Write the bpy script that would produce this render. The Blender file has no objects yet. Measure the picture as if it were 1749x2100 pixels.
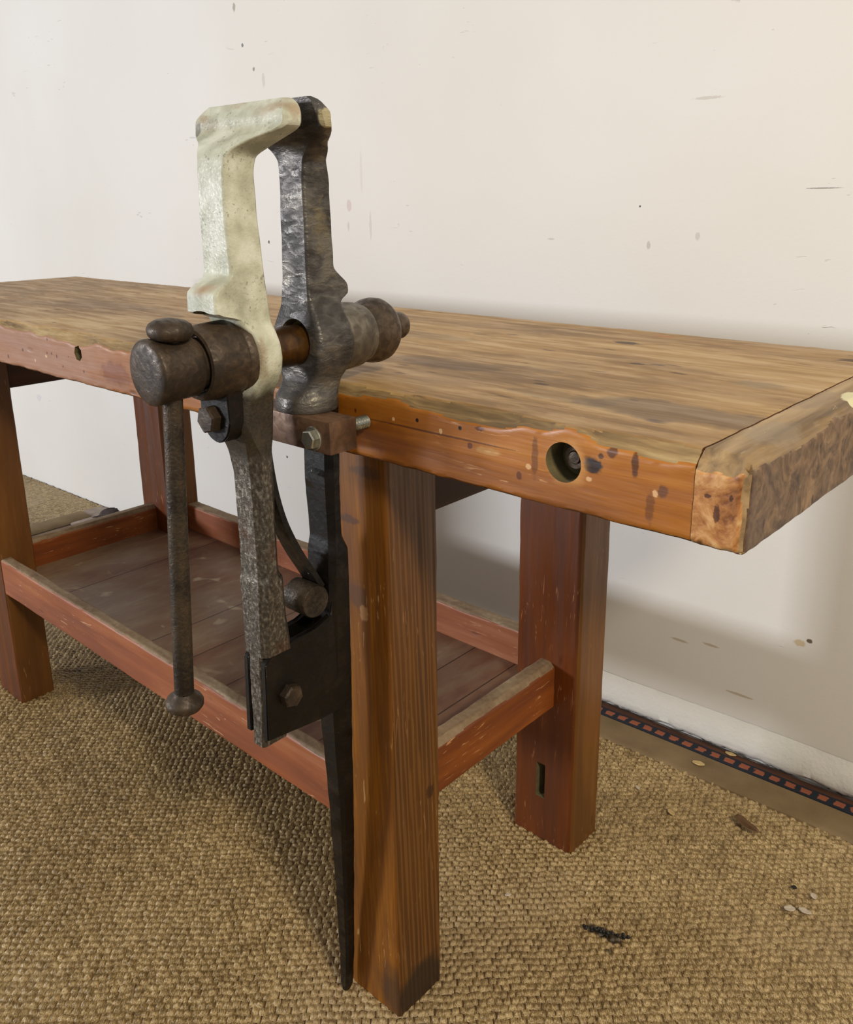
import bpy, bmesh, math, random
import numpy as np
from mathutils import Vector, Matrix, noise as mn
random.seed(7); rng = np.random.default_rng(7)
SC = bpy.context.scene; COL = SC.collection
PI = math.pi

# ------------------------------------------------------------------ node helpers
class N:
    def __init__(s, name, rough=.6, metal=0., spec=.5):
        s.m = bpy.data.materials.new(name); s.m.use_nodes = True
        s.t = s.m.node_tree; s.b = s.t.nodes['Principled BSDF']
        s.b.inputs['Roughness'].default_value = rough; s.b.inputs['Metallic'].default_value = metal
        s.b.inputs['Specular IOR Level'].default_value = spec
        s.co = s.t.nodes.new('ShaderNodeTexCoord').outputs['Object']
    def n(s, t, **k):
        o = s.t.nodes.new(t)
        for a, v in k.items(): setattr(o, a, v)
        return o
    def put(s, sock, v):
        if hasattr(v, 'is_output'): s.t.links.new(v, sock)
        elif isinstance(v, (tuple, list)):
            sock.default_value = tuple(v) + (1,) if (len(v) == 3 and sock.type == 'RGBA') else tuple(v)
        else: sock.default_value = v
    def map(s, sc=(1,1,1), rot=(0,0,0), loc=(0,0,0), v=None):
        o = s.n('ShaderNodeMapping'); s.put(o.inputs[0], v or s.co)
        o.inputs['Location'].default_value = loc; o.inputs['Rotation'].default_value = rot; o.inputs['Scale'].default_value = sc
        return o.outputs[0]
    def noise(s, scale, det=3, v=None, dist=0, rough=.5, col=False):
        o = s.n('ShaderNodeTexNoise'); s.put(o.inputs['Vector'], v or s.co)
        o.inputs['Scale'].default_value = scale; o.inputs['Detail'].default_value = det
        o.inputs['Distortion'].default_value = dist; o.inputs['Roughness'].default_value = rough
        return o.outputs['Color' if col else 'Fac']
    def vor(s, scale, v=None, feat='F1', out='Distance', rnd=1):
        o = s.n('ShaderNodeTexVoronoi', feature=feat); s.put(o.inputs['Vector'], v or s.co)
        o.inputs['Scale'].default_value = scale; o.inputs['Randomness'].default_value = rnd
        return o.outputs[out]
    def math(s, op, a, b=0., c=0., clamp=False):
        o = s.n('ShaderNodeMath', operation=op, use_clamp=clamp)
        s.put(o.inputs[0], a); s.put(o.inputs[1], b); s.put(o.inputs[2], c); return o.outputs[0]
    def rng(s, v, a, b, c=0., d=1.):
        o = s.n('ShaderNodeMapRange', interpolation_type='SMOOTHSTEP'); s.put(o.inputs[0], v)
        for i, q in enumerate((a, b, c, d)): o.inputs[i+1].default_value = q
        return o.outputs[0]
    def ramp(s, v, st):
        o = s.n('ShaderNodeValToRGB'); s.put(o.inputs[0], v); e = o.color_ramp.elements
        while len(e) < len(st): e.new(.5)
        for el, (p, c) in zip(e, st): el.position = p; el.color = tuple(lin(c)) + (1,)
        return o.outputs[0]
    def mix(s, f, a, b, mode='MIX'):
        o = s.n('ShaderNodeMix', data_type='RGBA', blend_type=mode)
        s.put(o.inputs[0], f); s.put(o.inputs[6], a if hasattr(a, 'is_output') else lin(a)); s.put(o.inputs[7], b if hasattr(b, 'is_output') else lin(b))
        return o.outputs[2]
    def sep(s, v=None):
        o = s.n('ShaderNodeSeparateXYZ'); s.put(o.inputs[0], v or s.co); return o.outputs
    def blob(s, c, r, nz=.35, ns=None, soft=.35):
        """mask of a patch: ellipsoid about c with radii r and a ragged rim"""
        m = s.map(sc=tuple(1/q for q in r), loc=tuple(-a/q for a, q in zip(c, r)))
        o = s.n('ShaderNodeVectorMath', operation='LENGTH'); s.put(o.inputs[0], m)
        d = o.outputs['Value']
        q = ns or .9/min(r); q = min((25, 70, 170, 420), key=lambda k: abs(math.log(k/q)))
        s.cache = getattr(s, 'cache', {})
        if q not in s.cache: s.cache[q] = s.noise(q, 3)
        nn = s.cache[q]
        d = s.math('ADD', d, s.math('MULTIPLY', s.math('SUBTRACT', nn, .5), nz*3))
        return s.rng(d, 1, 1-soft, 0, 1)
    def bump(s, h, dist=.001, st=1., nrm=None):
        o = s.n('ShaderNodeBump'); s.put(o.inputs['Height'], h)
        o.inputs['Distance'].default_value = dist; o.inputs['Strength'].default_value = st
        if nrm is not None: s.put(o.inputs['Normal'], nrm)
        return o.outputs[0]
    def done(s, col, nrm=None, rough=None, metal=None):
        s.put(s.b.inputs['Base Color'], col if hasattr(col, 'is_output') else lin(col))
        if nrm is not None: s.put(s.b.inputs['Normal'], nrm)
        if rough is not None: s.put(s.b.inputs['Roughness'], rough)
        if metal is not None: s.put(s.b.inputs['Metallic'], metal)
        return s.m
def lin(c):
    if max(c) > 1.001 or True:
        c = [q/255 for q in c]
    return tuple((q/12.92 if q <= .04045 else ((q+.055)/1.055)**2.4) for q in c)

# ------------------------------------------------------------------ materials
def wood(name, axis, cols, grain=1., patches=(), scr=(205,165,110), scr_amt=.5, rough=.5, spots=(70,35,12), spot_amt=.5, seed=0., bumpd=.0008, big=.5, lines=None, st=.07, thr=.52):
    """axis: index of the grain direction"""
    s = N(name, rough)
    sc = [1.,1.,1.]; sc[axis] = st
    v = s.map(sc=tuple(sc), loc=(seed, seed*1.7, seed*.6))
    g1 = s.noise(38*grain, 5, v, dist=.6, rough=.6)
    g2 = s.noise(150*grain, 3, v, dist=.2)
    sl = [1.,1.,1.]; sl[axis] = .3
    b = s.noise(9, 3, s.map(sc=tuple(sl), loc=(seed+3, 1, seed)), dist=.4)
    f = s.math('ADD', s.math('MULTIPLY', g1, .55), s.math('ADD', s.math('MULTIPLY', g2, .2), s.math('MULTIPLY', b, .3)))
    f = s.math('ADD', f, s.math('MULTIPLY', s.math('SUBTRACT', b, .5), big))
    f = s.rng(f, .33, .74)
    n = len(cols)
    c = s.ramp(f, [(i/(n-1), q) for i, q in enumerate(cols)])
    if lines:                                        # growth rings standing as lines along the grain
        w = s.n('ShaderNodeTexWave', wave_type='BANDS', bands_direction='DIAGONAL')
        s2 = [1.,1.,1.]; s2[axis] = .035
        s.put(w.inputs['Vector'], s.map(sc=tuple(s2))); w.inputs['Scale'].default_value = lines[0]
        w.inputs['Distortion'].default_value = 5; w.inputs['Detail'].default_value = 2; w.inputs['Detail Scale'].default_value = 1.2
        c = s.mix(s.rng(w.outputs['Fac'], .35, .9, 0, lines[2]), c, lines[1])
    # dents and knots, short along the grain
    sv = [1.,1.,1.]; sv[axis] = .32
    d = s.vor(34, s.map(sc=tuple(sv), loc=(seed,0,2)))
    dn = s.noise(14, 2, s.map(loc=(4,seed,1)))
    sp = s.math('MULTIPLY', s.rng(d, .16, .05), s.rng(dn, thr, thr+.1))
    c = s.mix(s.math('MULTIPLY', sp, spot_amt), c, spots)
    # light scratches
    k = [1.,1.,1.]; k[axis] = .12
    q = s.noise(240, 2, s.map(sc=tuple(k), rot=(.25,.35,.3)), dist=1.)
    q2 = s.noise(11, 2, s.map(loc=(9,seed,4)))
    sm = s.math('MULTIPLY', s.rng(q, .64, .72), s.rng(q2, .44, .62))
    c = s.mix(s.math('MULTIPLY', sm, scr_amt), c, scr)
    for st in patches:
        c = s.mix(s.math('MULTIPLY', s.blob(*st[0]), st[2]), c, st[1])
    h = s.math('SUBTRACT', s.math('ADD', s.math('MULTIPLY', g1, 1.), s.math('MULTIPLY', g2, .5)), s.math('MULTIPLY', sp, .9))
    r = s.rng(g1, .3, .7, rough+.12, rough-.08)
    return s.done(c, s.bump(h, bumpd, .8), r)

def S(c, r, col, a, nz=.35, soft=.4): return ((c, r, nz, None, soft), col, a)
TOP_PATCHES = [S((-.42,.155,.82),(.10,.035,.03),(84,62,42),.5), S((-.10,.10,.82),(.13,.04,.03),(76,60,50),.6), S((-.22,.09,.82),(.07,.02,.03),(84,66,52),.35),  # first entry: broad brown darkening of the top behind the vise
         S((-.328,.407,.82),(.022,.010,.02),(60,45,38),.85), S((-.245,.285,.82),(.012,.006,.02),(70,45,30),.8), S((-.068,.446,.82),(.02,.009,.02),(70,40,25),.8),
         S((-.313,.485,.82),(.02,.007,.02),(175,105,60),.7), S((-1.056,.206,.82),(.04,.013,.02),(120,92,38),.8,.2), S((-.095,.255,.82),(.03,.02,.03),(130,115,90),.5),
         S((-.6,.30,.82),(.12,.03,.03),(100,78,52),.35), S((-1.3,.22,.82),(.2,.05,.03),(112,84,55),.3), S((-.32,.186,.82),(.05,.015,.02),(112,88,60),.5)]
for _ in range(44):
    x, y = -random.random()*1.9-.03, random.random()*.48+.02
    TOP_PATCHES.append(S((x,y,.82),(.004+random.random()*.012,.0015+random.random()*.003,.02),random.choice([(78,52,30),(92,66,40),(64,44,30)]),.75,.25))
M_top = wood('worn_bench_top_wood', 0, [(130,100,62),(160,124,76),(178,142,90),(198,164,112)], 1.5, TOP_PATCHES, (214,186,142), .45, .52, (78,52,32), .8, big=.30, st=.15, thr=.42)
FRONT_PATCHES = [S((-.127,0,.792),(.011,.02,.008),(26,22,26),.95,.25), S((-.151,0,.789),(.0235,.02,.0235),(214,158,92),.5,.15), S((-.183,0,.788),(.004,.02,.022),(84,44,20),.6,.3),
       S((-.0895,0,.80),(.004,.02,.012),(60,24,12),.8,.3), S((-.11,0,.806),(.006,.02,.005),(70,30,14),.8), S((-.0648,0,.783),(.005,.02,.006),(98,58,34),.8,.3), S((-.075,0,.768),(.0045,.02,.016),(92,50,26),.6,.3),
       S((-.12,0,.801),(.003,.02,.003),(50,20,10),.8), S((-.318,0,.799),(.0025,.02,.0025),(30,14,8),1,.1), S((-.2655,0,.80),(.0025,.02,.0025),(30,14,8),1,.1), S((-.243,0,.803),(.006,.02,.003),(84,36,18),.8),
       S((-.2335,0,.7843),(.018,.02,.004),(196,152,88),.55,.35), S((-.30,0,.79),(.12,.02,.0012),(66,32,12),.7,.15), S((-.36,0,.775),(.04,.02,.02),(110,58,24),.5),
       S((-1.12,0,.79),(.42,.2,.2),(168,124,98),.8,.2,.8), S((-1.75,0,.79),(.5,.2,.2),(170,126,102),.8,.2,.6), S((-.88,0,.775),(.05,.02,.02),(110,48,30),.5)]  # two wide greyish pink fades over the left part of the edge
for _ in range(40):
    x = -random.random()*1.5-.03; r = random.random()
    FRONT_PATCHES.append(S((x,0,.757+random.random()*.05),(.001+r*.003,.02,.001+random.random()*.004),random.choice([(84,34,14),(60,28,14),(225,190,140),(225,180,130)]),.8,.25))
M_front = wood('orange_varnished_bench_edge_wood', 0, [(126,70,18),(150,88,22),(166,100,28),(188,124,50)], 1.2, FRONT_PATCHES, (226,178,124), .6, .42, (82,36,14), .8, 2.2, big=.25)
M_worn = wood('bruised_corner_wood', 0, [(104,82,52),(146,118,76),(172,144,98),(200,174,128)], 2.0, [], (220,196,150), .7, .65, (74,50,30), .8, 4.1, bumpd=.002)
M_under = wood('underside_wood', 0, [(70,40,20),(96,58,30)], 1, [], scr_amt=0)
def burl(name, dark):
    s = N(name, .5)
    w = s.noise(26, 5, dist=2.2, rough=.62)
    w2 = s.noise(95, 3, dist=1.4)
    f = s.math('ADD', s.math('MULTIPLY', w, .75), s.math('MULTIPLY', w2, .25))
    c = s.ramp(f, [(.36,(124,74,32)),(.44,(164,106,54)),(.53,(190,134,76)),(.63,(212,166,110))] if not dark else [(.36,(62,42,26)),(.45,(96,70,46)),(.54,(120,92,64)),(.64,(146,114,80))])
    d = s.vor(70, s.map(sc=(1,1,.6), loc=(1,2,3))); dm = s.noise(20, 2, s.map(loc=(5,5,5)))
    sp = s.math('MULTIPLY', s.rng(d, .26, .08), s.rng(dm, .5, .58))
    c = s.mix(s.math('MULTIPLY', sp, .85), c, (72,40,24) if not dark else (50,30,14))
    if dark: c = s.mix(s.math('MULTIPLY', s.rng(s.noise(18,3,s.map(sc=(1,1,.25))), .5, .65), .4), c, (70,58,56))
    else:
        for st in (((-.022,0,.776),(.003,.02,.008)), ((-.03,0,.788),(.003,.02,.002)), ((-.012,0,.79),(.0018,.02,.003))): c = s.mix(s.math('MULTIPLY', s.blob(*st), .8), c, (58,24,14))
    return s.done(c, s.bump(s.math('SUBTRACT', f, s.math('MULTIPLY', sp, .6)), .002, .8))
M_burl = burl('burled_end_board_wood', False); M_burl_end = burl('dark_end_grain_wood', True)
ETOP = [S((-.008,.262,.82),(.014,.028,.03),(224,216,174),.95,.25,.2), S((-.035,.225,.82),(.02,.05,.03),(126,104,82),.4), S((-.02,.09,.82),(.02,.04,.03),(150,134,112),.5)]
M_endtop = wood('worn_end_board_top_wood', 1, [(110,88,62),(150,122,84),(174,144,102),(190,160,118)], 1.2, ETOP, (214,190,150), .5, .55, (90,62,40), .5, 6.3)
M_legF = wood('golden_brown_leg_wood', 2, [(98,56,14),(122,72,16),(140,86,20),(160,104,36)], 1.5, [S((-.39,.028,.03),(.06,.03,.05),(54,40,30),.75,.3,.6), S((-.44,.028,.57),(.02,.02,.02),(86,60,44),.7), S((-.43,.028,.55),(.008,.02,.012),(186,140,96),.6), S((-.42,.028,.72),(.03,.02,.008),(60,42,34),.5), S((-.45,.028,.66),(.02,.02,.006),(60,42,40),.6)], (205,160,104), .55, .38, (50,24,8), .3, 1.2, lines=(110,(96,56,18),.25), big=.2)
M_legS = wood('shaded_brown_leg_side_wood', 2, [(72,42,12),(88,52,15),(102,62,18)], 1.2, [S((-.388,.07,.02),(.03,.07,.045),(34,28,24),.8,.3,.6), S((-.388,.09,.30),(.01,.008,.012),(48,20,8),.7), S((-.388,.085,.735),(.01,.005,.006),(20,8,4),.9,.2)], (196,150,100), .35, .42, (44,20,6), .5, 3.3, lines=(85,(136,90,42),.45), big=.2)  # right face of the near leg, its shade painted in as darker wood
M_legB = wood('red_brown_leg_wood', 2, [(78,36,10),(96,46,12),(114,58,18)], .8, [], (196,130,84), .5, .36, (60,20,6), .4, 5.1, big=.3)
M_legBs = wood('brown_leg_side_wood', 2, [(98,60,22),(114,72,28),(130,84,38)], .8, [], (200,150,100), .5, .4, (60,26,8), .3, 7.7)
M_rail = wood('scuffed_red_rail_wood', 0, [(126,66,34),(144,78,42),(158,92,54),(174,114,78)], .7, [], (218,172,130), .75, .5, (96,48,30), .5, 8.2, big=.3)
M_railY = wood('scuffed_cross_rail_wood', 1, [(110,52,16),(138,72,24),(156,88,38)], .8, [], (204,152,100), .8, .45, (70,34,12), .4, 9.4, big=.3)
def dusty(name, axis):
    s = N(name, .75); k = [1.,1.,1.]; k[axis] = .25
    a = s.noise(40, 4, s.map(sc=tuple(k)), dist=.6); b = s.noise(130, 3)
    c = s.ramp(s.math('ADD', s.math('MULTIPLY', a, .7), s.math('MULTIPLY', b, .3)), [(.3,(112,84,60)),(.45,(140,116,88)),(.6,(160,138,108)),(.75,(196,176,142))])
    return s.done(c, s.bump(b, .0012, .7))
M_dustX = dusty('dusty_rail_top', 0); M_dustY = dusty('dusty_cross_rail_top', 1)
def shelfmat():
    s = N('dusty_painted_shelf_boards', .55)
    v = s.map(sc=(1,.22,1)); a = s.noise(14, 5, v, dist=.8); b = s.noise(60, 4, s.map(sc=(1,.4,1)), dist=.6); big = s.noise(3.2, 3, s.map(loc=(2,1,0)), dist=.5)
    f = s.math('ADD', s.math('MULTIPLY', a, .45), s.math('ADD', s.math('MULTIPLY', b, .25), s.math('MULTIPLY', big, .4)))
    c = s.ramp(s.rng(f, .36, .72), [(0,(112,74,54)),(.35,(136,98,74)),(.65,(142,112,86)),(1,(158,134,106))])
    c = s.mix(s.math('MULTIPLY', s.rng(s.noise(22,3,s.map(sc=(.5,.5,1),loc=(7,3,0)),dist=1.2), .62, .7), .55), c, (204,186,152))
    X = s.sep()[0]
    seam = None
    for sx in (-1.36,-1.057,-.9535,-.836,-.725,-.614,-.5295):
        k = s.rng(s.math('ABSOLUTE', s.math('SUBTRACT', X, sx)), .0014, .0006)
        seam = k if seam is None else s.math('MAXIMUM', seam, k)
    c = s.mix(s.math('MULTIPLY', seam, .85), c, (46,26,16))
    h = s.math('SUBTRACT', s.math('MULTIPLY', b, .4), s.math('MULTIPLY', seam, 2))
    return s.done(c, s.bump(h, .0012, .8), s.rng(big, .35, .65, .62, .4))
M_shelf = shelfmat()
def bearer():
    s = N('dark_bearer_wood', .6); return s.done(s.ramp(s.noise(30,3,s.map(sc=(1,.1,1))), [(.3,(52,28,12)),(.7,(78,46,22))]))
M_bearer = bearer()

def iron(name, cols, rough, metal, pit=.5, scale=160, stretch=(1,1,1), bd=.0015, extra=None, spec=.5):
    s = N(name, rough, metal, spec)
    v = s.map(sc=stretch)
    a = s.noise(scale, 4, v, dist=.5); b = s.noise(24, 4, s.map(loc=(3,1,2))); pk = s.noise(420, 2)
    f = s.math('ADD', s.math('MULTIPLY', b, .6), s.math('MULTIPLY', a, .4))
    c = s.ramp(s.rng(f, .36, .66), [(i/(len(cols)-1), q) for i, q in enumerate(cols)])
    if extra: c, metalv = extra(s, c)
    else: metalv = None
    h = s.math('ADD', a, s.math('MULTIPLY', pk, .25*pit))
    return s.done(c, s.bump(h, bd, pit), s.rng(a, .3, .7, rough+.12, max(rough-.12, .1)), metalv)
def jawpaint(s, c):
    z = s.sep()[2]
    nz = s.math('MULTIPLY', s.math('SUBTRACT', s.noise(50,4), .5), .02)
    zz = s.math('ADD', z, nz)
    up = s.rng(zz, .826, .842)                       # cream paint stops under the screw eye
    sil = s.rng(zz, .772, .758)                      # bare pitted iron lower down
    cream = s.ramp(s.noise(36,4,s.map(loc=(1,4,2))), [(.36,(168,168,146)),(.5,(194,194,172)),(.64,(214,214,196))])
    sp = s.math('MULTIPLY', s.rng(s.noise(300,3), .60, .68), s.rng(s.noise(30,2,s.map(loc=(2,2,8))), .42, .6))
    cream = s.mix(s.math('MULTIPLY', sp, .6), cream, (104,104,88))
    cream = s.mix(s.math('MULTIPLY', s.math('MULTIPLY', s.rng(zz, 1.052, 1.078), s.rng(s.noise(60,4,s.map(sc=(.5,1,1))), .42, .68)), .6), cream, (150,112,72))
    cream = s.mix(s.math('MULTIPLY', s.blob((-.44,-.14,.925),(.024,.014,.010), .35, None, .9), .6), cream, (160,110,64))
    cream = s.mix(s.math('MULTIPLY', s.blob((-.402,-.112,.862),(.012,.010,.034), .45, None, .9), .6), cream, (132,96,56))
    cream = s.mix(s.math('MULTIPLY', s.blob((-.50,-.095,1.06),(.008,.02,.012)), .6), cream, (70,64,60))
    c = s.mix(up, c, cream)
    silc = s.ramp(s.noise(340,3,s.map(sc=(1,1,.6))), [(.3,(76,69,61)),(.52,(102,95,85)),(.74,(156,150,138))])
    silc = s.mix(s.math('MULTIPLY', s.rng(s.noise(26,3,s.map(loc=(9,1,1))), .58, .7), .4), silc, (104,62,42))
    c = s.mix(sil, c, silc)
    return c, s.math('MULTIPLY', sil, .8)
M_jaw = iron('cream_painted_jaw_iron', [(34,28,20),(52,44,32),(66,56,42)], .45, 0, .45, 330, bd=.0014, extra=jawpaint)
def fixp(s, c):
    z = s.sep()[2]
    c = s.mix(s.math('MULTIPLY', s.blob((-.44,-.058,1.058),(.075,.004,.017),.25), .9), c, (24,22,20))
    c = s.mix(s.math('MULTIPLY', s.blob((-.372,-.05,1.066),(.004,.02,.014),.3), .8), c, (196,184,146))
    c = s.mix(s.math('MULTIPLY', s.blob((-.418,-.02,.99),(.004,.02,.055),.35), .5), c, (126,112,80))
    return c, None
M_fix = iron('hammered_grey_iron', [(58,54,52),(84,80,76),(112,106,96)], .46, .5, .8, 150, (.4,.4,1.), bd=.0024, extra=lambda s,c: fixp(s,c))
M_hub = iron('brown_rusty_iron', [(48,38,28),(70,56,42),(92,76,60)], .5, .35, .5, 150)
def flecks(s, c):
    m = s.math('MULTIPLY', s.rng(s.vor(95, s.map(sc=(1,1,.6))), .085, .05), s.rng(s.noise(23,2,s.map(loc=(6,1,4))), .60, .66))
    return s.mix(s.math('MULTIPLY', m, .85), c, (206,190,158)), None
M_black = iron('black_blistered_iron', [(12,9,6),(19,14,10),(31,24,18)], .42, 0, .4, 120, spec=.28, extra=lambda s,c: flecks(s,c))
M_hand = iron('dark_pitted_handle_iron', [(40,32,24),(62,52,40),(80,66,50)], .5, .4, .7, 260)
M_jawdummy = None
M_screw = iron('greasy_brown_screw_iron', [(52,34,14),(84,54,22),(110,76,36)], .3, .5, .2, 80)
M_block = iron('brown_block_steel', [(72,50,34),(96,68,48),(116,88,66)], .55, .25, .3, 120)
M_zinc = iron('zinc_plated_steel', [(140,138,124),(172,170,156),(200,198,184)], .28, .85, .2, 120)
M_nut = iron('grey_worn_collar_iron', [(78,70,60),(104,96,84),(128,120,106)], .45, .4, .5, 110)
def binding():
    s = N('taupe_cotton_binding_tape', .8); a = s.noise(900,2); b = s.noise(14,3)
    return s.done(s.ramp(s.math('ADD', s.math('MULTIPLY',a,.3), s.math('MULTIPLY',b,.7)), [(.35,(112,92,62)),(.65,(134,112,78))]), s.bump(a,.0003,.5))
M_bind = binding()
def sisal():
    s = N('sisal_weave', .4, spec=.5)
    v = s.map(rot=(0,0,-.75), sc=(1,1,1)); v2 = s.map(sc=(1,.16,1), v=v)
    a = s.noise(700, 2, v2); b = s.noise(60, 3); l = s.noise(2.2, 3, s.map(loc=(3,3,0)))
    f = s.math('ADD', s.math('MULTIPLY', a, .55), s.math('ADD', s.math('MULTIPLY', b, .25), s.math('MULTIPLY', l, .2)))
    c = s.ramp(s.rng(f, .36, .66), [(0,(104,82,46)),(.45,(156,130,84)),(1,(206,180,130))])
    c = s.mix(s.math('MULTIPLY', s.rng(l, .5, .66), .35), c, (150,128,98))
    c = s.mix(s.math('MULTIPLY', s.blob((-.262,.316,0),(.032,.011,.02),.5), .85), c, (30,24,18))
    c = s.mix(s.math('MULTIPLY', s.blob((-.243,.295,0),(.008,.005,.02),.4), .7), c, (60,50,26))
    return s.done(c, s.bump(a, .0009, .9))
M_sisal = sisal()
def wallmat():
    s = N('old_painted_plaster', .55, spec=.3)
    a = s.noise(180, 3); b = s.noise(1.6, 3); e = s.noise(9, 3, s.map(sc=(1,1,.35)))
    c = s.ramp(b, [(.3,(222,217,208)),(.5,(226,222,214)),(.7,(229,226,220))])
    h = s.math('MULTIPLY', a, .35)
    marks = [((-1.6201,.794,1.445),(.006,.05,.012),(150,138,120),.7),((-1.5985,.795,1.3598),(.005,.05,.005),(90,86,84),.85),((-1.5628,.796,1.3037),(.005,.05,.006),(120,112,104),.8),
             ((-1.53,.797,1.276),(.006,.05,.02),(196,190,184),.6),((-.4414,.835,1.151),(.028,.05,.003),(206,200,190),.9),((-.25,.842,1.008),(.03,.05,.0012),(140,134,128),.8),
             ((-.55,.8317,.9836),(.0022,.05,.0022),(60,56,54),.95),((-.728,.8255,.9254),(.008,.05,.002),(196,190,182),.8),((-.53,.8325,.918),(.004,.05,.008),(190,184,176),.8),
             ((-1.26,.807,.9895),(.009,.05,.016),(208,190,182),.8),((-1.195,.809,.945),(.004,.05,.035),(206,196,188),.7),((-1.219,.808,1.06),(.004,.05,.055),(212,204,198),.6),
             ((-1.264,.807,.944),(.004,.05,.012),(196,190,186),.7),((-1.5453,.797,.905),(.004,.05,.005),(70,66,70),.9),((-.1924,.844,.266),(.006,.05,.005),(84,66,40),.9),((-.2077,.8437,.257),(.011,.05,.007),(206,188,152),.9),
             ((-.625,.829,.2435),(.01,.05,.003),(160,144,124),.6),((-.4426,.8355,.934),(.005,.05,.008),(196,190,182),.7),((-1.5242,.7976,.3515),(.004,.05,.004),(50,50,60),.95),((-2.87,.75,.331),(.02,.05,.015),(206,204,206),.6),
             ((-.42,.836,.19),(.02,.05,.003),(168,150,120),.6),((-.36,.838,.20),(.018,.05,.003),(170,152,122),.6),((-.30,.84,.12),(.03,.05,.003),(172,156,126),.6)]
    for cc, r, col, am in marks: c = s.mix(s.math('MULTIPLY', s.blob(cc, r, .3), am), c, col)
    sc = s.noise(60, 2, s.map(rot=(.3,.8,.2), sc=(.25,1,1)), dist=2)
    sm = s.math('MULTIPLY', s.rng(sc, .72, .78), s.rng(s.noise(5,2,s.map(loc=(8,2,1))), .5, .6))
    c = s.mix(s.math('MULTIPLY', sm, .4), c, (196,188,178))
    h = s.math('ADD', h, s.math('ADD', s.math('MULTIPLY', e, 1.5), s.math('MULTIPLY', sm, -1.5)))
    return s.done(c, s.bump(h, .0009, .6))
M_wall = wallmat()
def skirt():
    s = N('white_plaster_skirting', .6)
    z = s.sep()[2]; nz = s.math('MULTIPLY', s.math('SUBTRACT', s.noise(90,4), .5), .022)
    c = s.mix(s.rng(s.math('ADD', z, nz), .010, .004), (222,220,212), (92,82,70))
    return s.done(c, s.bump(s.noise(140,4), .002, .5))
M_skirt = skirt()
def rugmat():
    s = N('dark_patterned_rug_wool', .9)
    o = s.sep(); x, y = o[0], o[1]
    fx = s.math('FRACT', s.math('DIVIDE', s.math('ADD', x, 10), .027)); jit = s.math('MULTIPLY', s.math('SUBTRACT', s.noise(110,3), .5), .5)
    mx = s.rng(s.math('ADD', s.math('ABSOLUTE', s.math('SUBTRACT', fx, .5)), jit), .335, .27)
    yy = s.math('SUBTRACT', y, s.math('MULTIPLY', x, .0351))
    yb = s.math('ADD', yy, s.math('MULTIPLY', jit, .006))
    my = s.math('MULTIPLY', s.rng(yb, .8085, .810), s.rng(yb, .8225, .821))
    c = s.mix(s.math('MULTIPLY', mx, my), (24,28,38), (142,78,52))
    c = s.mix(s.rng(yb, .8255, .8275), c, s.ramp(s.noise(70,3,s.map(sc=(.2,1,1))), [(.3,(50,28,18)),(.7,(92,56,36))]))
    return s.done(c, s.bump(s.noise(500,2), .001, .6))
M_rug = rugmat()
def plain(name, col, rough=.7, ns=90):
    s = N(name, rough); a = s.noise(ns,3)
    return s.done(s.ramp(a, [(.3,tuple(int(q*.8) for q in col)),(.7,col)]), s.bump(a,.0006,.4))
M_floor = plain('dark_floor_boards', (84,62,44), .6, 20)
M_chip = plain('pale_wood_shaving', (214,184,124), .6); M_chipw = plain('whitish_flake', (222,206,182), .6)
M_leaf = plain('dry_brown_leaf', (112,80,46), .6); M_crumb = plain('black_grit', (26,22,18), .6)
M_strip = plain('dark_crumpled_cloth', (62,46,42), .8); M_bare = plain('pale_bare_floor', (172,154,140), .8, 30)

# ------------------------------------------------------------------ object helpers
def tag(o, label=None, cat=None, group=None, kind=None):
    for k, v in (('label',label),('category',cat),('group',group),('kind',kind)):
        if v: o[k] = v
    return o
def empty(name, loc, label, cat):
    o = bpy.data.objects.new(name, None); COL.objects.link(o); o.location = loc; o.empty_display_size = .05
    return tag(o, label, cat)
def origin_of(o):
    v = Vector((0,0,0))
    while o: v += o.location; o = o.parent
    return v
def finish(name, me, mats, parent=None, smooth=None):
    for m in (mats if isinstance(mats, (list, tuple)) else [mats]): me.materials.append(m)
    o = bpy.data.objects.new(name, me); COL.objects.link(o)
    if parent is not None: o.parent = parent; o.location = -origin_of(parent)
    if smooth is not None:
        me.polygons.foreach_set('use_smooth', [True]*len(me.polygons)); me.update()
        me.set_sharp_from_angle(angle=math.radians(smooth))
    return o
def from_bm(name, bm, mats, parent=None, smooth=None, recalc=True):
    if recalc: bmesh.ops.recalc_face_normals(bm, faces=bm.faces)
    me = bpy.data.meshes.new(name); bm.to_mesh(me); bm.free()
    return finish(name, me, mats, parent, smooth)
def spaced(a, b, h, edge, eh):
    """coordinates from a to b, step h, finer (eh) within `edge` of both ends"""
    L = b-a; e = min(edge, L/2); out = list(np.arange(a, a+e, eh))
    n = max(1, int(math.ceil((L-2*e)/h))) if L > 2*e+1e-6 else 0
    if n: out += list(np.linspace(a+e, b-e, n+1))[:-1]
    out += list(np.linspace(b-e, b, max(1,int(round(e/eh)))+1))
    return np.array(sorted(set(np.round(out, 6))))
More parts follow.
